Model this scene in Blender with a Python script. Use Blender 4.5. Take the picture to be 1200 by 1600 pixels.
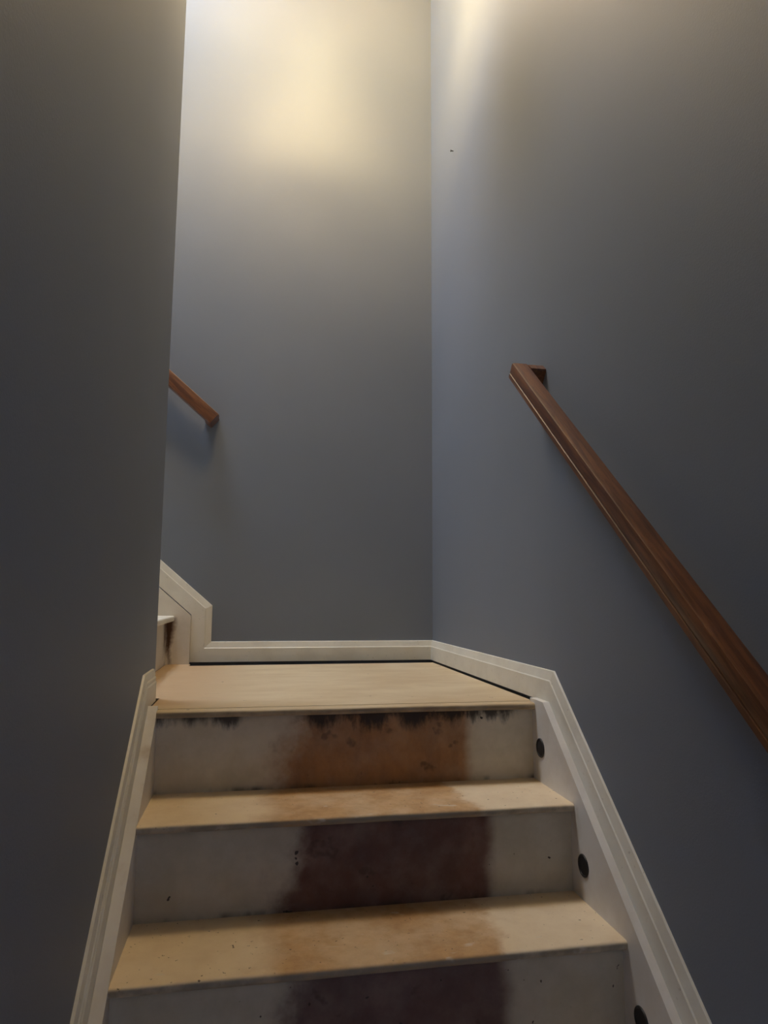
import bpy, bmesh, math, random
from mathutils import Matrix, Vector, noise
random.seed(7)
S = bpy.context.scene
C = S.collection
for o in list(bpy.data.objects):
    bpy.data.objects.remove(o)

# ------------------------------------------------------------------ camera
F_PX, YAW, PITCH, ROLL = 1058.3, 0.1823, 0.1243, -0.0059
CAM = Vector((0.3289, 0.0, 0.2706))
cd = bpy.data.cameras.new('camera')
cam = bpy.data.objects.new('camera', cd)
C.objects.link(cam)
cd.sensor_fit = 'HORIZONTAL'
cd.sensor_width = 36.0
cd.lens = 36.0 * F_PX / 1200.0
cd.clip_start = 0.02
sy, cy, sp, cp = math.sin(YAW), math.cos(YAW), math.sin(PITCH), math.cos(PITCH)
fwd = Vector((sy * cp, cy * cp, sp))
rgt = Vector((cy, -sy, 0))
upv = Vector((-sy * sp, -cy * sp, cp))
cr, sr = math.cos(ROLL), math.sin(ROLL)
r2 = rgt * cr - upv * sr
u2 = rgt * sr + upv * cr
M = Matrix((r2, u2, -fwd)).transposed().to_4x4()
M.translation = CAM
cam.matrix_world = M
S.camera = cam

# ------------------------------------------------------------------ light and exposure
S.view_settings.view_transform = 'Standard'
S.view_settings.look = 'None'
S.view_settings.gamma = 1.0
S.view_settings.use_curve_mapping = False
S.view_settings.exposure = 0.0

wd = bpy.data.worlds.new('world')
S.world = wd
wd.use_nodes = True
wd.node_tree.nodes['Background'].inputs[0].default_value = (0.50, 0.62, 0.85, 1)
wd.node_tree.nodes['Background'].inputs[1].default_value = 16.0

LAMP_W = 42.0          # watts of each of the three bulbs in the bowl lamp
LAMP_COL = (1.0, 0.72, 0.33)
BOWL_GLOW = 40.0
LAMP_POS = Vector((0.42, 2.03, 2.69))
# cool fill light, added over the upper flight to grade the right wall
SKY_X0, SKY_X1, SKY_Y0, SKY_Y1, SKY_Z = -1.05, -0.10, 1.99, 2.79, 4.24
al = bpy.data.lights.new('upstairs_cool_fill', 'AREA')
al.shape = 'RECTANGLE'
al.size, al.size_y = SKY_X1 - SKY_X0 - 0.12, SKY_Y1 - SKY_Y0 - 0.12
al.energy = 64.0
al.color = (0.74, 0.84, 1.0)
alo = bpy.data.objects.new('upstairs_cool_fill', al)
C.objects.link(alo)
alo.location = ((SKY_X0 + SKY_X1) / 2, (SKY_Y0 + SKY_Y1) / 2, SKY_Z - 0.03)

# ------------------------------------------------------------------ helpers
def link(name, me, mat, parent=None):
    if mat is not None and len(me.materials) == 0:
        me.materials.append(mat)
    o = bpy.data.objects.new(name, me)
    C.objects.link(o)
    if parent is not None:
        o.parent = parent
    return o

def bm_obj(name, bm, mat, parent=None, off=None, smooth=None):
    bmesh.ops.recalc_face_normals(bm, faces=bm.faces)
    if off is not None:
        bmesh.ops.translate(bm, verts=bm.verts, vec=-Vector(off))
    me = bpy.data.meshes.new(name)
    bm.to_mesh(me)
    bm.free()
    if smooth is not None:
        for p in me.polygons:
            p.use_smooth = True
        me.set_sharp_from_angle(angle=math.radians(smooth))
    return link(name, me, mat, parent)

def prism(bm, pts, axis, a0, a1):
    """extrude a 2-D outline along an axis; pts in the other two axes in xyz order"""
    def P(p, a):
        l = list(p)
        l.insert(axis, a)
        return l
    n = len(pts)
    va = [bm.verts.new(P(p, a0)) for p in pts]
    vb = [bm.verts.new(P(p, a1)) for p in pts]
    bm.faces.new(va)
    bm.faces.new(list(reversed(vb)))
    for i in range(n):
        j = (i + 1) % n
        bm.faces.new((va[i], vb[i], vb[j], va[j]))
    return bm

def box(bm, x0, x1, y0, y1, z0, z1):
    return prism(bm, [(x0, y0), (x1, y0), (x1, y1), (x0, y1)], 2, z0, z1)

def bevel(bm, w, seg=2):
    es = [e for e in bm.edges if len(e.link_faces) == 2 and e.calc_face_angle(0) > 0.6]
    bmesh.ops.bevel(bm, geom=es, offset=w, segments=seg, affect='EDGES', clamp_overlap=True)
    return bm

def empty(name, loc, rotz=0.0):
    o = bpy.data.objects.new(name, None)
    C.objects.link(o)
    o.location = loc
    o.rotation_euler = (0, 0, rotz)
    o.empty_display_size = 0.1
    return o

def tag(o, label=None, cat=None, group=None, kind=None):
    if label: o['label'] = label
    if cat: o['category'] = cat
    if group: o['group'] = group
    if kind: o['kind'] = kind
    return o

def lathe(bm, prof, n=24, axis='Z'):
    """prof: list of (r, z)"""
    rings = []
    for r, z in prof:
        if r < 1e-6:
            rings.append([bm.verts.new((0, 0, z))])
        else:
            rings.append([bm.verts.new((r * math.cos(2 * math.pi * k / n), r * math.sin(2 * math.pi * k / n), z)) for k in range(n)])
    for a, b in zip(rings, rings[1:]):
        for k in range(n):
            q = (k + 1) % n
            if len(a) == 1 and len(b) == 1: continue
            if len(a) == 1: bm.faces.new((a[0], b[k], b[q]))
            elif len(b) == 1: bm.faces.new((a[k], b[0], a[q]))
            else: bm.faces.new((a[k], b[k], b[q], a[q]))
    return bm

# ------------------------------------------------------------------ materials
class NT:
    def __init__(self, name):
        self.m = bpy.data.materials.new(name)
        self.m.use_nodes = True
        self.t = self.m.node_tree
        self.b = self.t.nodes['Principled BSDF']
        self.geo = self.t.nodes.new('ShaderNodeNewGeometry')
    def n(self, kind, **kw):
        x = self.t.nodes.new(kind)
        for k, v in kw.items(): setattr(x, k, v)
        return x
    def l(self, a, b): self.t.links.new(a, b)
    def setv(self, sock, v):
        if hasattr(v, 'is_output') or hasattr(v, 'links'): self.l(v, sock)
        else: sock.default_value = v
    def math(self, op, a, b=0.0, clamp=False):
        x = self.n('ShaderNodeMath', operation=op, use_clamp=clamp)
        self.setv(x.inputs[0], a); self.setv(x.inputs[1], b)
        return x.outputs[0]
    def step(self, v, a, b, lo=0.0, hi=1.0):
        x = self.n('ShaderNodeMapRange', interpolation_type='SMOOTHSTEP')
        self.setv(x.inputs[0], v)
        for i, q in enumerate((a, b, lo, hi)): x.inputs[i + 1].default_value = q
        return x.outputs[0]
    def mix(self, f, a, b):
        x = self.n('ShaderNodeMix', data_type='RGBA')
        self.setv(x.inputs[0], f)
        for s, v in ((x.inputs[6], a), (x.inputs[7], b)):
            if isinstance(v, tuple): s.default_value = (*v, 1)
            else: self.l(v, s)
        return x.outputs[2]
    def pos(self, scale=(1, 1, 1), rot=(0, 0, 0)):
        mp = self.n('ShaderNodeMapping')
        mp.inputs['Scale'].default_value = scale
        mp.inputs['Rotation'].default_value = rot
        self.l(self.geo.outputs['Position'], mp.inputs[0])
        return mp.outputs[0]
    def noise(self, scale, detail=4.0, rough=0.55, vec=None, dist=0.0):
        x = self.n('ShaderNodeTexNoise')
        x.inputs['Scale'].default_value = scale
        x.inputs['Detail'].default_value = detail
        x.inputs['Roughness'].default_value = rough
        x.inputs['Distortion'].default_value = dist
        self.l(vec if vec is not None else self.geo.outputs['Position'], x.inputs['Vector'])
        return x.outputs['Fac']
    def xyz(self):
        s = self.n('ShaderNodeSeparateXYZ')
        self.l(self.geo.outputs['Position'], s.inputs[0])
        return s.outputs
    def bump(self, h, strength=0.2, dist=0.002):
        x = self.n('ShaderNodeBump')
        x.inputs['Strength'].default_value = strength
        x.inputs['Distance'].default_value = dist
        self.l(h, x.inputs['Height'])
        self.l(x.outputs[0], self.b.inputs['Normal'])
    def col(self, c, rough=0.6):
        if isinstance(c, tuple): self.b.inputs['Base Color'].default_value = (*c, 1)
        else: self.l(c, self.b.inputs['Base Color'])
        self.b.inputs['Roughness'].default_value = rough
        return self.m

def m_wall():
    t = NT('grey_wall_paint')
    n1 = t.noise(1.3, 3)
    c = t.mix(t.step(n1, 0.3, 0.7), (0.182, 0.209, 0.258), (0.197, 0.223, 0.272))
    t.bump(t.noise(260, 3), 0.25, 0.001)
    return t.col(c, 0.62)

def m_plain(name, c, rough=0.6, metal=0.0):
    t = NT(name)
    n = t.noise(30, 3)
    cc = t.mix(n, tuple(v * 0.9 for v in c), tuple(min(1, v * 1.1) for v in c))
    t.b.inputs['Metallic'].default_value = metal
    return t.col(cc, rough)

def m_trim():
    t = NT('white_trim_paint')
    n = t.noise(9, 5, 0.6)
    c = t.mix(t.step(n, 0.35, 0.7), (0.80, 0.775, 0.68), (0.72, 0.69, 0.595))
    d = t.noise(95, 3)
    c = t.mix(t.math('MULTIPLY', t.step(d, 0.66, 0.74), 0.35), c, (0.30, 0.26, 0.20))
    t.bump(t.noise(60, 3, vec=t.pos((1, 1, 1))), 0.12, 0.001)
    return t.col(c, 0.42)

def m_stringer():
    t = NT('white_stringer_paint')
    n = t.noise(7, 5, 0.6)
    c = t.mix(t.step(n, 0.35, 0.7), (0.76, 0.735, 0.69), (0.66, 0.62, 0.56))
    # bare, rusty brown smears low down
    n2 = t.noise(5, 5, 0.65, vec=t.pos((1, 1, 0.6)))
    c = t.mix(t.math('MULTIPLY', t.step(n2, 0.56, 0.72), 0.6), c, (0.42, 0.30, 0.19))
    t.bump(t.noise(50, 3), 0.15, 0.001)
    return t.col(c, 0.5)

def m_stringer_upper():
    t = NT('white_stringer_paint_rusty_corner')
    x, y, z = t.xyz()[:3]
    n = t.noise(7, 5, 0.6)
    c = t.mix(t.step(n, 0.35, 0.7), (0.76, 0.71, 0.62), (0.66, 0.60, 0.50))
    # brown glue streak down the inner corner under the first nosing
    wob = t.math('MULTIPLY', t.math('SUBTRACT', t.noise(22, 4), 0.5), 0.05)
    dx = t.math('ABSOLUTE', t.math('ADD', t.math('ADD', x, 0.012), wob))
    wid = t.step(z, 0.02, 0.175, 0.012, 0.034)
    band = t.math('SUBTRACT', 1.0, t.math('DIVIDE', dx, wid), clamp=True)
    k = t.math('MULTIPLY', band, t.step(z, -0.02, 0.15, 0.35, 1.0))
    k = t.math('MULTIPLY', k, t.step(z, 0.175, 0.19, 1.0, 0.0))
    k = t.math('MULTIPLY', k, t.step(y, 2.70, 2.82))
    c = t.mix(t.math('MULTIPLY', k, 1.5, clamp=True), c, (0.10, 0.045, 0.022))
    return t.col(c, 0.5)

def m_tread():
    """cream paint at both sides, tan worn wood where a carpet runner lay"""
    t = NT('worn_tread_paint')
    x, y, z = t.xyz()[:3]
    w = t.noise(9, 5, 0.6)
    xs = t.math('ADD', x, t.math('MULTIPLY', t.math('SUBTRACT', w, 0.5), 0.16))
    run = t.math('MULTIPLY', t.step(xs, 0.31, 0.42), t.step(xs, 0.795, 0.825, 1.0, 0.0))
    run = t.math('MULTIPLY', run, t.step(t.noise(6, 6, 0.65), 0.30, 0.62, 0.45, 1.0))
    nb = t.noise(14, 6, 0.65)
    cream = t.mix(t.step(nb, 0.3, 0.7), (0.82, 0.675, 0.475), (0.745, 0.59, 0.40))
    tan = t.mix(t.step(t.noise(20, 6, 0.7), 0.3, 0.7), (0.60, 0.37, 0.175), (0.45, 0.26, 0.115))
    c = t.mix(run, cream, tan)
    spk = t.noise(120, 2, 0.5)
    c = t.mix(t.step(spk, 0.70, 0.76), c, (0.16, 0.11, 0.07))
    # grey-brown mix on faces that don't point up, strength varied by noise
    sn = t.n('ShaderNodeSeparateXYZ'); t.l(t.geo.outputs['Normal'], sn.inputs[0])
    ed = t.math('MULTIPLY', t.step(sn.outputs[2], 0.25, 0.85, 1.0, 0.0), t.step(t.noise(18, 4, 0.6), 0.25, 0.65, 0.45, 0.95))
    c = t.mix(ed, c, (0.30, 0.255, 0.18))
    wh = t.noise(24, 3, 0.5, vec=t.pos((0.5, 1, 1)))
    c = t.mix(t.math('MULTIPLY', t.step(wh, 0.68, 0.74), 0.6), c, (0.70, 0.64, 0.54))
    t.bump(t.noise(70, 5, 0.6), 0.25, 0.001)
    return t.col(c, 0.6)

def m_landing():
    t = NT('worn_landing_paint')
    x, y, z = t.xyz()[:3]
    nb = t.noise(5, 6, 0.65, vec=t.pos((0.6, 1.3, 1)))
    c = t.mix(t.step(nb, 0.3, 0.7), (0.68, 0.555, 0.365), (0.57, 0.43, 0.255))
    # rust-tan patch in the left corner and along the right half of the front edge
    a = t.math('MULTIPLY', t.step(t.math('ADD', x, t.math('MULTIPLY', nb, 0.3)), 0.26, 0.50, 1.0, 0.0), t.step(y, 1.72, 1.85))
    c = t.mix(t.math('MULTIPLY', a, 0.7), c, (0.50, 0.32, 0.17))
    b = t.math('MULTIPLY', t.step(t.math('ADD', x, t.math('MULTIPLY', nb, 0.2)), 0.72, 0.95), t.step(y, 1.70, 1.90, 1.0, 0.0))
    c = t.mix(t.math('MULTIPLY', b, 0.45), c, (0.52, 0.34, 0.16))
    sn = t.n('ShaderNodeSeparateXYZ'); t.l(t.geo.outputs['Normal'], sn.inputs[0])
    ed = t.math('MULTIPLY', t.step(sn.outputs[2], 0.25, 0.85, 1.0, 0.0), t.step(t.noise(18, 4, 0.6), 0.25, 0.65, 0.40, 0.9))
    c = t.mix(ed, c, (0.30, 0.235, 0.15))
    spk = t.noise(38, 2, 0.5)
    c = t.mix(t.math('MULTIPLY', t.step(spk, 0.73, 0.77), 0.8), c, (0.16, 0.12, 0.08))
    st = t.noise(30, 3, 0.5, vec=t.pos((0.25, 1.6, 1)))
    c = t.mix(t.math('MULTIPLY', t.step(st, 0.66, 0.74), 0.4), c, (0.36, 0.27, 0.18))
    t.bump(t.noise(70, 5, 0.6), 0.2, 0.001)
    return t.col(c, 0.55)

def m_riser(name, top, x0, x1, mold, stain_a, stain_b, light=1.0):
    """old cream paint with the brown ghost of the runner and black marks under the nosing"""
    t = NT(name)
    x, y, z = t.xyz()[:3]
    w = t.noise(8, 5, 0.6)
    wob = t.math('MULTIPLY', t.math('SUBTRACT', w, 0.5), 0.22)
    # the left edge of the stain leans outwards towards the floor
    h = t.math('SUBTRACT', top, z)
    xl = t.math('ADD', t.math('ADD', x, wob), t.math('MULTIPLY', h, 0.35))
    xr = t.math('ADD', x, t.math('MULTIPLY', wob, 0.25))
    run = t.math('MULTIPLY', t.step(xl, x0, x0 + 0.09), t.step(xr, x1 - 0.015, x1 + 0.025, 1.0, 0.0))
    nb = t.noise(10, 6, 0.65)
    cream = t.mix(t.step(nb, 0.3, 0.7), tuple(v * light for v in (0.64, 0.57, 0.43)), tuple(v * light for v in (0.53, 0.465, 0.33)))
    st = t.mix(t.step(t.noise(7, 6, 0.7, vec=t.pos((1, 1, 0.6))), 0.3, 0.7), stain_a, stain_b)
    c = t.mix(t.math('MULTIPLY', run, t.step(nb, 0.2, 0.7, 0.80, 1.0)), cream, st)
    # black mould / glue along the top
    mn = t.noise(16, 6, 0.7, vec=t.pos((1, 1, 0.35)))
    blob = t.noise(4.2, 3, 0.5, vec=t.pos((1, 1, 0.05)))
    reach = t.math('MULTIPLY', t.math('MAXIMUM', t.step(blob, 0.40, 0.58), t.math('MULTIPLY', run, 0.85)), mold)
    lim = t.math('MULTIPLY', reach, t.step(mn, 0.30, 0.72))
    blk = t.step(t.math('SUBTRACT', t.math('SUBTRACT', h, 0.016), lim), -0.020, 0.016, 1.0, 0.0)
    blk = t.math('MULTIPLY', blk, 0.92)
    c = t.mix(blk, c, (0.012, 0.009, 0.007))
    # dark scuffs in the middle of the stain
    sc = t.math('MULTIPLY', t.step(t.noise(17, 3, 0.6), 0.60, 0.70), run)
    c = t.mix(t.math('MULTIPLY', sc, 0.55), c, (0.05, 0.028, 0.018))
    # dirt in the joint with the tread below
    low = t.math('MULTIPLY', t.step(h, 0.176, 0.189), t.step(t.noise(9, 4, 0.6, vec=t.pos((1, 1, 0.2))), 0.46, 0.66))
    c = t.mix(t.math('MULTIPLY', low, 0.85), c, (0.05, 0.04, 0.03))
    spk = t.noise(46, 2, 0.5)
    c = t.mix(t.step(spk, 0.735, 0.765), c, (0.05, 0.035, 0.025))
    t.bump(t.noise(50, 5, 0.6), 0.25, 0.001)
    return t.col(c, 0.6)

def m_oak(name, ang_axis, ang):
    t = NT(name)
    rot = [0, 0, 0]; rot[ang_axis] = ang
    sc = (40, 3, 40) if ang_axis == 0 else (3, 40, 40)
    v = t.n('ShaderNodeMapping')
    v.inputs['Rotation'].default_value = rot
    t.l(t.geo.outputs['Position'], v.inputs[0])
    v2 = t.n('ShaderNodeMapping')
    v2.inputs['Scale'].default_value = sc
    t.l(v.outputs[0], v2.inputs[0])
    g = t.noise(2.2, 6, 0.6, vec=v2.outputs[0], dist=0.6)
    g2 = t.noise(9.0, 3, 0.6, vec=v2.outputs[0])
    c = t.mix(t.step(g, 0.30, 0.70), (0.21, 0.080, 0.028), (0.085, 0.027, 0.011))
    c = t.mix(t.math('MULTIPLY', t.step(g2, 0.58, 0.70), 0.7), c, (0.05, 0.018, 0.009))
    t.bump(g2, 0.1, 0.0006)
    t.b.inputs['Coat Weight'].default_value = 0.15
    t.b.inputs['Coat Roughness'].default_value = 0.35
    return t.col(c, 0.38)

SL = math.atan(0.89)
MW, MT, MS, MTR, ML = m_wall(), m_trim(), m_stringer(), m_tread(), m_landing()
MS2 = m_stringer_upper()
MDARK = m_plain('dark_void_wood', (0.012, 0.010, 0.009), 0.9)
MBLACK = m_plain('black_plug_plastic', (0.008, 0.008, 0.011), 0.5)
MBLACK2 = m_plain('black_plug_face', (0.008, 0.008, 0.012), 0.6)
MCEIL = m_plain('ceiling_paint', (0.62, 0.61, 0.58), 0.8)
MFLOOR = m_plain('brown_floorboards', (0.20, 0.14, 0.09), 0.6)
MBRASS = m_plain('aged_brass', (0.42, 0.30, 0.14), 0.35, 1.0)
t = NT('added_skylight_glass'); t.b.inputs['Transmission Weight'].default_value = 1.0
MGLASS = t.col((0.95, 0.97, 1.0), 0.05)
MNAIL = m_plain('dark_nail_steel', (0.05, 0.045, 0.04), 0.5, 0.6)
MOAK_R = m_oak('oak_grain_right', 0, -SL)
MOAK_B = m_oak('oak_grain_back', 1, -SL)

# ------------------------------------------------------------------ dimensions
RISE, RUN = 0.19, 0.2106
XW_L, XW_R, YW_B = 0.068, 1.072, 2.862        # wall faces
Y_END = 1.915                                 # where the left wall stops
XT_L, XT_R = 0.103, 1.042                     # tread ends = inner faces of the stringers
Y0 = 1.697                                    # front of the landing nosing
RSB = 0.019                                   # nosing overhang
NSTEP = 8
ZC = 3.96
Z_LOW = -RISE * NSTEP
X1 = -0.022                                   # first riser of the upper flight
X_UP = X1 - RUN * 7
Z_UP = RISE * 8
X_FAR = -3.1
Y_BACKROOM = -1.6
T = 0.12

# ------------------------------------------------------------------ setting: walls, floors, ceiling
bm = bmesh.new(); box(bm, XW_R, XW_R + T, Y_BACKROOM, YW_B + T, Z_LOW - 0.1, ZC)
tag(bm_obj('wall_right', bm, MW), kind='structure')
bm = bmesh.new(); box(bm, X_FAR - T, XW_R, YW_B, YW_B + T, Z_LOW - 0.1, ZC)
tag(bm_obj('wall_back', bm, MW), kind='structure')
# the left wall turns the corner and runs on beside the upper flight
bm = bmesh.new()
rc = 0.006
arc = [(XW_L - rc + rc * math.cos(a), Y_END - rc + rc * math.sin(a)) for a in [math.pi / 2 * k / 5 for k in range(6)]]
Y_OPEN, Z_OPEN = -0.35, 0.55          # unseen opening, added to let cool world light onto the right wall
prism(bm, [(XW_L - T, Y_OPEN), (XW_L, Y_OPEN)] + arc + [(X_FAR, Y_END), (X_FAR, Y_END - T), (XW_L - T, Y_END - T)], 2, Z_LOW - 0.1, ZC)
box(bm, XW_L - T, XW_L, Y_BACKROOM, Y_OPEN, Z_OPEN, ZC)
tag(bm_obj('wall_left', bm, MW, smooth=40), kind='structure')
bm = bmesh.new()
for q in ((X_FAR - T, SKY_X0, Y_BACKROOM - T, YW_B + T), (SKY_X1, XW_R + T, Y_BACKROOM - T, YW_B + T), (SKY_X0, SKY_X1, Y_BACKROOM - T, SKY_Y0), (SKY_X0, SKY_X1, SKY_Y1, YW_B + T)):
    box(bm, *q, ZC, ZC + 0.1)
tag(bm_obj('ceiling', bm, MCEIL), kind='structure')
# invented skylight around the fill light, out of view: shaft, frame and pane
bm = bmesh.new()
for q in ((SKY_X0 - .04, SKY_X0, SKY_Y0 - .04, SKY_Y1 + .04), (SKY_X1, SKY_X1 + .04, SKY_Y0 - .04, SKY_Y1 + .04), (SKY_X0, SKY_X1, SKY_Y0 - .04, SKY_Y0), (SKY_X0, SKY_X1, SKY_Y1, SKY_Y1 + .04)):
    box(bm, *q, ZC + 0.101, SKY_Z)
for q in ((SKY_X0, SKY_X0 + .05, SKY_Y0, SKY_Y1), (SKY_X1 - .05, SKY_X1, SKY_Y0, SKY_Y1), (SKY_X0 + .05, SKY_X1 - .05, SKY_Y0, SKY_Y0 + .05), (SKY_X0 + .05, SKY_X1 - .05, SKY_Y1 - .05, SKY_Y1)):
    box(bm, *q, SKY_Z - 0.02, SKY_Z + 0.03)
win = tag(bm_obj('added_skylight', bm, MT), kind='structure')
bm = bmesh.new(); box(bm, SKY_X0 + .05, SKY_X1 - .05, SKY_Y0 + .05, SKY_Y1 - .05, SKY_Z, SKY_Z + 0.01)
bm_obj('pane', bm, MGLASS, win)
bm = bmesh.new(); box(bm, X_FAR, XW_R, Y_BACKROOM, YW_B, Z_LOW - 0.1, Z_LOW)
tag(bm_obj('floor', bm, MFLOOR), kind='structure')
bm = bmesh.new(); box(bm, X_FAR, X_UP - 0.002, Y_END, YW_B, Z_UP - 0.2, Z_UP)
tag(bm_obj('floor_upper', bm, MFLOOR), kind='structure')
bm = bmesh.new(); box(bm, X_FAR - T, XW_R + T, Y_BACKROOM - T, Y_BACKROOM, Z_LOW - 0.1, ZC)
tag(bm_obj('wall_front', bm, MW), kind='structure')
bm = bmesh.new(); box(bm, X_FAR - T, X_FAR, Y_END - T, YW_B, Z_LOW - 0.1, ZC)
tag(bm_obj('wall_end', bm, MW), kind='structure')
bm = bmesh.new(); box(bm, -0.6, XW_R, Y0 + 0.03, YW_B, -0.16, -0.045)
tag(bm_obj('floor_landing_base', bm, MDARK), kind='structure')

# ------------------------------------------------------------------ baseboards (mitred mouldings)
PROF = [(0, 0), (0.012, 0), (0.012, 0.048), (0.0095, 0.051), (0.0105, 0.056), (0.0105, 0.060),
        (0.0080, 0.0625), (0.0085, 0.067), (0.0055, 0.0795), (0.0, 0.0805)]
PROF_PLAIN = [(0, 0), (0.012, 0), (0.012, 0.054), (0.0098, 0.0565), (0.0045, 0.079), (0.0025, 0.0805), (0.0, 0.0805)]
def sweep(bm, path, to3d, nsign, start_mitre=0.0, end_mitre=0.0, prof=PROF):
    """path: 2-D points in the wall plane; nsign picks which side is the height side"""
    rings = []
    n = len(path)
    dirs = [(Vector(path[i + 1]) - Vector(path[i])).normalized() for i in range(n - 1)]
    nor = [Vector((d.y, -d.x)) * nsign for d in dirs]
    for i, p in enumerate(path):
        p = Vector(p)
        if i == 0: m, dd, e = nor[0], dirs[0], start_mitre
        elif i == n - 1: m, dd, e = nor[-1], -dirs[-1], end_mitre
        else:
            m = (nor[i - 1] + nor[i]) / (1 + nor[i - 1].dot(nor[i])); dd, e = Vector((0, 0)), 0
        rings.append([bm.verts.new(to3d(p + m * h + dd * (d * e), d)) for d, h in prof])
    k = len(prof)
    for a, b in zip(rings, rings[1:]):
        for j in range(k):
            q = (j + 1) % k
            bm.faces.new((a[j], b[j], b[q], a[q]))
    bm.faces.new(rings[0]); bm.faces.new(list(reversed(rings[-1])))
    return bm

SR, SLF = 0.885, 0.86       # slopes of the right and left mouldings
yb, zb = 1.668, 0.006
bm = bmesh.new()
sweep(bm, [(YW_B, zb), (yb, zb), (0.0, zb - SR * yb)], lambda p, d: (XW_R - d, p.x, p.y), 1, start_mitre=1.0, prof=PROF_PLAIN)
tag(bm_obj('baseboard_right', bm, MT), kind='structure')
yb, zb = 1.737, 0.003
bm = bmesh.new()
sweep(bm, [(1.855, zb), (yb, zb), (0.0, zb - SLF * yb)], lambda p, d: (XW_L + d, p.x, p.y), 1)
tag(bm_obj('baseboard_left', bm, MT), kind='structure')
bm = bmesh.new()
sweep(bm, [(XW_R, 0.006), (0.069, 0.006), (0.069, 0.194), (-1.52, 0.194 + 0.87 * 1.589)], lambda p, d: (p.x, YW_B - d, p.y), 1, start_mitre=1.0, prof=PROF_PLAIN)
tag(bm_obj('baseboard_back', bm, MT), kind='structure')

# ------------------------------------------------------------------ lower staircase
st = empty('staircase', (0.57, 1.0, Z_LOW))
tag(st, 'bare worn lower staircase with cream treads and brown runner stains, leading up to the landing', 'stairs')
OFF = (0.57, 1.0, Z_LOW)
def nose_outline(y_front, y_back, z_top, th, r=0.007):
    """(y, z) outline of a board whose front edge is rounded"""
    pts = [(y_back, z_top), (y_back, z_top - th)]
    for k in range(5):
        a = -math.pi / 2 - math.pi / 2 * k / 4
        pts.append((y_front + r + r * math.cos(a), z_top - th + r + r * math.sin(a)))
    for k in range(5):
        a = math.pi - math.pi / 2 * k / 4
        pts.append((y_front + r + r * math.cos(a), z_top - r + r * math.sin(a)))
    return pts

def wavy_prism(pts, x0, x1, seed, amp=0.0012, nx=28, front=None):
    """the same outline stations along x, with the front edge a little worn"""
    bm = bmesh.new()
    rings = []
    for i in range(nx + 1):
        x = x0 + (x1 - x0) * i / nx
        ring = []
        for (y, z) in pts:
            w = 0.0
            if front is not None and y < front:
                w = amp * noise.noise(Vector((x * 9, seed * 3.7, z * 40)))
            ring.append(bm.verts.new((x, y + w, z + w * 0.5)))
        rings.append(ring)
    k = len(pts)
    for a, b in zip(rings, rings[1:]):
        for j in range(k):
            q = (j + 1) % k
            bm.faces.new((a[j], b[j], b[q], a[q]))
    bm.faces.new(rings[0]); bm.faces.new(list(reversed(rings[-1])))
    return bm

TH = 0.0165
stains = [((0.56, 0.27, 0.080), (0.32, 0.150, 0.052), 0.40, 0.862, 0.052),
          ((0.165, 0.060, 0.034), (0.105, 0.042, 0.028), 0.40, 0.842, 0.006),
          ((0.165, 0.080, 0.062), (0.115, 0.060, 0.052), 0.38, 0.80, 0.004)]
rm = []
for k, (a, b, x0, x1, mold) in enumerate(stains):
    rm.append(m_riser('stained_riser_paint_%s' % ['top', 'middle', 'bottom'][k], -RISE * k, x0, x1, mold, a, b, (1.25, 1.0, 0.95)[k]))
for k in range(0, NSTEP):
    z = -RISE * k
    y = Y0 - RUN * k
    if k > 0:
        bm = wavy_prism(nose_outline(y, y + RUN + RSB, z, TH), XT_L, XT_R, k, front=y + 0.01)
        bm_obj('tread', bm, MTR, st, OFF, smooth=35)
    bm = bmesh.new()
    zb_ = z - RISE if k < NSTEP - 1 else Z_LOW
    box(bm, XT_L, XT_R, y + RSB, y + RSB + 0.015, zb_, z - TH)
    bm_obj('riser', bm, rm[min(k, 2)], st, OFF)
# landing board, L-shaped, with a separate nosing strip in front
NOSE_W = 0.036
bm = wavy_prism(nose_outline(Y0, Y0 + NOSE_W, 0.0, TH), XT_L + 0.0005, XT_R - 0.0005, 20, front=Y0 + 0.01)
nosing = bm_obj('nosing', bm, ML, st, OFF, smooth=35)
nosing['label'] = 'cream front edge strip of the landing'
bm = bmesh.new()
ly = Y0 + NOSE_W + 0.006
prism(bm, [(0.081, ly), (1.052, ly), (1.054, 2.792), (0.074, 2.772), (0.074, 2.838), (X1 + 0.001, 2.838), (X1 + 0.001, Y_END + 0.003), (0.081, Y_END + 0.003)], 2, -TH - 0.012, -0.0002)
bm_obj('landing', bm, ML, st, OFF)
# stringers
def sr_line(y): return -0.121 + 0.89 * (y - 1.504)
def sl_line(y): return -0.103 + 0.86 * (y - 1.605)
zt = 0.009
yr = 1.504 + (zt + 0.121) / 0.89
ylf = min(1.605 + (zt + 0.103) / 0.86, Y0 + 0.030)
def stringer(x0, x1, ycut, yback, line, name_lab):
    bm = bmesh.new()
    ylo = 0.25
    yq = ylo - 0.0
    prism(bm, [(yback, -0.034), (Y0 + 0.033, -0.034), (Y0 + 0.033, zt), (ycut, zt), (yq, line(yq)), (yq, line(yq) - 0.36), (yback, line(yback) - 0.36)], 0, x0, x1)
    bevel(bm, 0.0015, 1)
    return bm_obj('stringer', bm, MS, st, OFF)
stringer(XT_R, 1.0595, yr, Y0 + 0.09, sr_line, 'r')
stringer(0.0805, XT_L, ylf, Y0 + 0.09, sl_line, 'l')

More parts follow.
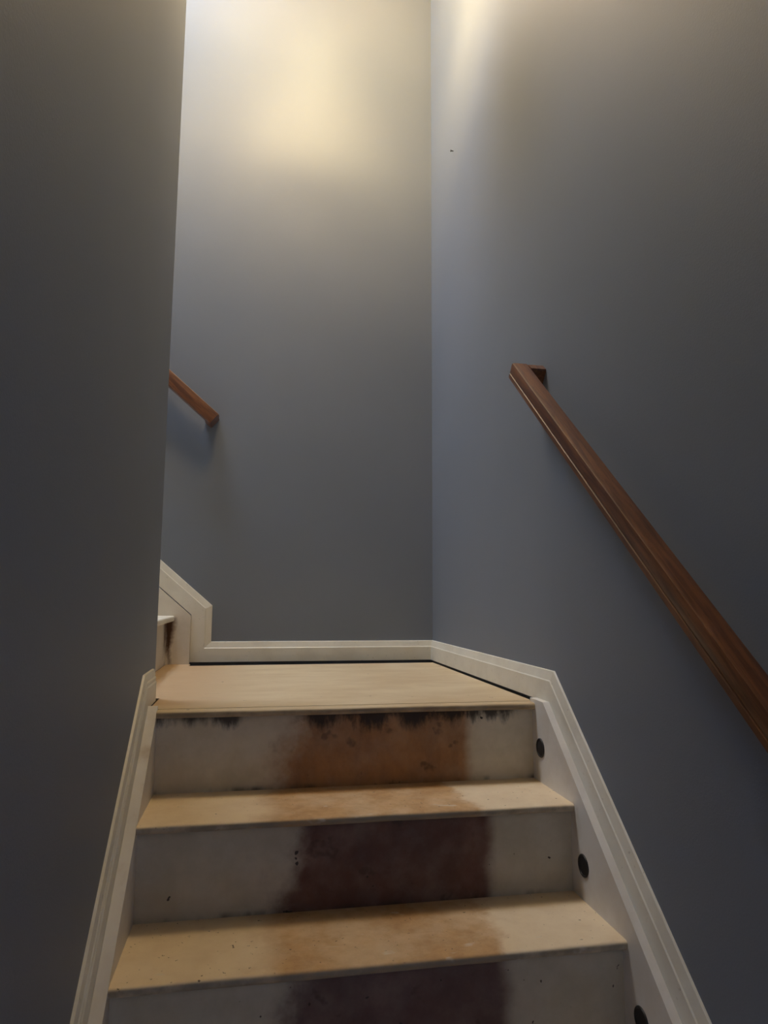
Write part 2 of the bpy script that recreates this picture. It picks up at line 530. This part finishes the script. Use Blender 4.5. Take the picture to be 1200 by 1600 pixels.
# ------------------------------------------------------------------ upper flight
st2 = empty('staircase', (-0.75, 2.38, 0.0))
tag(st2, 'upper staircase climbing left from the landing, mostly hidden behind the left wall', 'stairs')
OFF2 = (-0.75, 2.38, 0.0)
YF, YS = Y_END + 0.001, 2.832
for j in range(8):
    xr = X1 - RUN * j
    z0, z1 = RISE * j, RISE * (j + 1)
    bm = bmesh.new(); box(bm, xr - 0.015, xr, YF, YS, z0, z1 - 0.022)
    bm_obj('riser', bm, MS2, st2, OFF2)
    if j < 7:
        out = [(-p[0], p[1]) for p in nose_outline(-(xr + 0.028), -(xr - RUN), z1, 0.022)]
        bm = bmesh.new(); prism(bm, out, 1, YF, YS)
        bm_obj('tread', bm, MT, st2, OFF2, smooth=35)
bm = bmesh.new()
sx = 0.0688
prism(bm, [(sx, 0.0), (sx, 0.190), (-1.5, 0.190 + 0.87 * 1.5675), (-1.5, 0.9), (-0.6, 0.0)], 1, YS, 2.8495)
bm_obj('stringer', bm, MS2, st2, OFF2)

# ------------------------------------------------------------------ black round plugs in the right stringer
def plug(y, z, label):
    r = empty('round_plug', (XT_R, y, z))
    tag(r, label, 'plug', 'black plugs along the right stringer')
    bm = lathe(bmesh.new(), [(0.0235, 0.0), (0.0235, 0.0012), (0.0222, 0.0028), (0.0195, 0.0028), (0.0185, 0.0014), (0.0185, 0.0)], 28)
    bmesh.ops.rotate(bm, verts=bm.verts, cent=(0, 0, 0), matrix=Matrix.Rotation(-math.pi / 2, 3, 'Y'))
    bm_obj('rim', bm, MBLACK, r, smooth=40)
    bm = lathe(bmesh.new(), [(0.0186, 0.0), (0.0186, 0.0013), (0.006, 0.0018), (0.0, 0.0018)], 28)
    bmesh.ops.rotate(bm, verts=bm.verts, cent=(0, 0, 0), matrix=Matrix.Rotation(-math.pi / 2, 3, 'Y'))
    bm_obj('face', bm, MBLACK2, r, smooth=40)
    return r
plug(1.668, -0.106, 'black round plug in the white right stringer beside the top riser')
plug(1.450, -0.307, 'black round plug in the white right stringer beside the middle riser')
plug(1.236, -0.497, 'lowest black round plug in the white right stringer, cut by the bottom edge')

# ------------------------------------------------------------------ handrails
def handrail(loc, rotz, slope, length, w, t, reach, mat, label, ret_w=0.032, groove=True):
    """local +x goes down along the wall, local +y points to the wall; origin = outer top edge at the upper end"""
    r = empty('handrail', loc, rotz)
    tag(r, label, 'handrail')
    a = math.atan(slope)
    def P(s, y, n):          # s along the slope, n normal to it
        return (s * math.cos(a) + n * math.sin(a), y, -s * math.sin(a) + n * math.cos(a))
    sec = [(0.005, 0.0), (w - 0.005, 0.0), (w - 0.0015, -0.0015), (w, -0.005), (w, -t + 0.003), (w - 0.003, -t), (0.003, -t), (0.0, -t + 0.003),
           (0.0, -t * 0.70), (0.0012, -t * 0.685), (0.003, -t * 0.665), (0.003, -t * 0.64), (0.0005, -t * 0.62), (0.0, -t * 0.60), (0.0, -0.005), (0.0015, -0.0015)]
    if not groove: sec = sec[:8] + [(0.0, -0.005), (0.0015, -0.0015)]
    L = length / math.cos(a)
    bm = bmesh.new()
    va = [bm.verts.new(P(0, y, n)) for y, n in sec]
    vb = [bm.verts.new(P(L, y, n)) for y, n in sec]
    k = len(sec)
    for j in range(k):
        q = (j + 1) % k
        bm.faces.new((va[j], vb[j], vb[q], va[q]))
    bm.faces.new(va); bm.faces.new(list(reversed(vb)))
    bm_obj('rail', bm, mat, r, smooth=30)
    for s0, s1 in ((0.0, ret_w), (L - ret_w, L)):
        bm = bmesh.new()
        pts = [(s0, -t), (s1, -t), (s1, -0.004), (s1 - 0.004, 0.0), (s0 + 0.004, 0.0), (s0, -0.004)]
        qa = [bm.verts.new(P(s, w, n)) for s, n in pts]
        qb = [bm.verts.new(P(s, reach, n)) for s, n in pts]
        for j in range(len(pts)):
            q = (j + 1) % len(pts)
            bm.faces.new((qa[j], qb[j], qb[q], qa[q]))
        bm.faces.new(qa); bm.faces.new(list(reversed(qb)))
        bm_obj('wall_return', bm, mat, r)
    return r
handrail((0.985, 1.668, 0.897), -math.pi / 2, 0.89, 1.9, 0.045, 0.045, XW_R - 0.985, MOAK_R,
         'long brown oak handrail running down the right wall')
XB_END, ZB_END = 0.152, 1.007
LB = 1.5
handrail((XB_END - LB, 2.773, ZB_END + 0.875 * LB), 0.0, 0.875, LB, 0.045, 0.052, YW_B - 2.773, MOAK_B,
         'short end of a dark brown handrail on the back wall beside the left wall edge', groove=False)

# ------------------------------------------------------------------ nail left in the right wall
nl = empty('nail', (XW_R, 2.50, 2.10))
tag(nl, 'small dark nail left in the right wall near the upper corner', 'nail')
bm = lathe(bmesh.new(), [(0.0, 0.012), (0.0042, 0.012), (0.0048, 0.011), (0.0042, 0.0095), (0.0, 0.0095)], 12)
bmesh.ops.rotate(bm, verts=bm.verts, cent=(0, 0, 0), matrix=Matrix.Rotation(-math.pi / 2, 3, 'Y'))
bm_obj('head', bm, MNAIL, nl, smooth=40)
bm = lathe(bmesh.new(), [(0.0, 0.0), (0.002, 0.0), (0.002, 0.0096), (0.0, 0.0096)], 10)
bmesh.ops.rotate(bm, verts=bm.verts, cent=(0, 0, 0), matrix=Matrix.Rotation(-math.pi / 2, 3, 'Y'))
bm_obj('shank', bm, MNAIL, nl, smooth=40)

# ------------------------------------------------------------------ bowl lamp that hangs over the stairwell, above the frame
lp = empty('pendant_lamp', LAMP_POS)
tag(lp, 'amber glass bowl lamp hanging over the stairwell', 'lamp')
t = NT('amber_bowl_glass')
t.b.inputs['Emission Color'].default_value = (1.0, 0.72, 0.38, 1)
t.b.inputs['Emission Strength'].default_value = BOWL_GLOW
MBOWL = t.col(t.mix(t.noise(8), (0.75, 0.58, 0.36), (0.82, 0.68, 0.46)), 0.4)
t = NT('bulb_glass')
t.b.inputs['Emission Color'].default_value = (*LAMP_COL, 1)
t.b.inputs['Emission Strength'].default_value = 4.0
MBULB = t.col((0.9, 0.85, 0.75), 0.3)
bm = lathe(bmesh.new(), [(0.0, -0.095), (0.06, -0.090), (0.12, -0.070), (0.165, -0.035), (0.19, 0.0), (0.185, 0.0), (0.16, -0.032), (0.117, -0.066), (0.058, -0.086), (0.0, -0.091)], 40)
bm_obj('bowl', bm, MBOWL, lp, smooth=50)
bm = lathe(bmesh.new(), [(0.0, -0.12), (0.012, -0.115), (0.016, -0.10), (0.008, -0.092), (0.008, 0.16), (0.03, 0.17), (0.03, 0.20), (0.006, 0.21), (0.006, ZC - LAMP_POS.z - 0.03), (0.06, ZC - LAMP_POS.z - 0.02), (0.06, ZC - LAMP_POS.z), (0.0, ZC - LAMP_POS.z)], 20)
bm_obj('stem', bm, MBRASS, lp, smooth=40)
for k in range(3):
    a = math.radians(22 + 120 * k)
    dx, dy = math.cos(a), math.sin(a)
    bm = bmesh.new()
    pts = [Vector((0, 0, 0.185)), Vector((dx * 0.09, dy * 0.09, 0.185)), Vector((dx * 0.188, dy * 0.188, 0.0))]
    for p, q in zip(pts, pts[1:]):
        d = (q - p); ln = d.length
        g = bmesh.ops.create_cone(bm, cap_ends=True, segments=8, radius1=0.009, radius2=0.009, depth=ln)
        rotm = d.to_track_quat('Z', 'Y').to_matrix()
        bmesh.ops.rotate(bm, verts=g['verts'], cent=(0, 0, 0), matrix=rotm)
        bmesh.ops.translate(bm, verts=g['verts'], vec=(p + q) / 2)
    bm_obj('arm', bm, MBRASS, lp, smooth=40)
    a += math.radians(60)
    dx, dy = math.cos(a), math.sin(a)
    bm = lathe(bmesh.new(), [(0.0, 0.0), (0.014, 0.004), (0.026, 0.022), (0.026, 0.034), (0.014, 0.052), (0.011, 0.07), (0.0, 0.07)], 16)
    bmesh.ops.translate(bm, verts=bm.verts, vec=(dx * 0.07, dy * 0.07, 0.09))
    b = bm_obj('bulb', bm, MBULB, lp, smooth=50)
    li = bpy.data.lights.new('bulb_light', 'POINT')
    li.energy = LAMP_W; li.color = LAMP_COL; li.shadow_soft_size = 0.04
    lo = bpy.data.objects.new('bulb_light', li)
    C.objects.link(lo)
    lo.parent = lp
    lo.location = (dx * 0.07, dy * 0.07, 0.15)
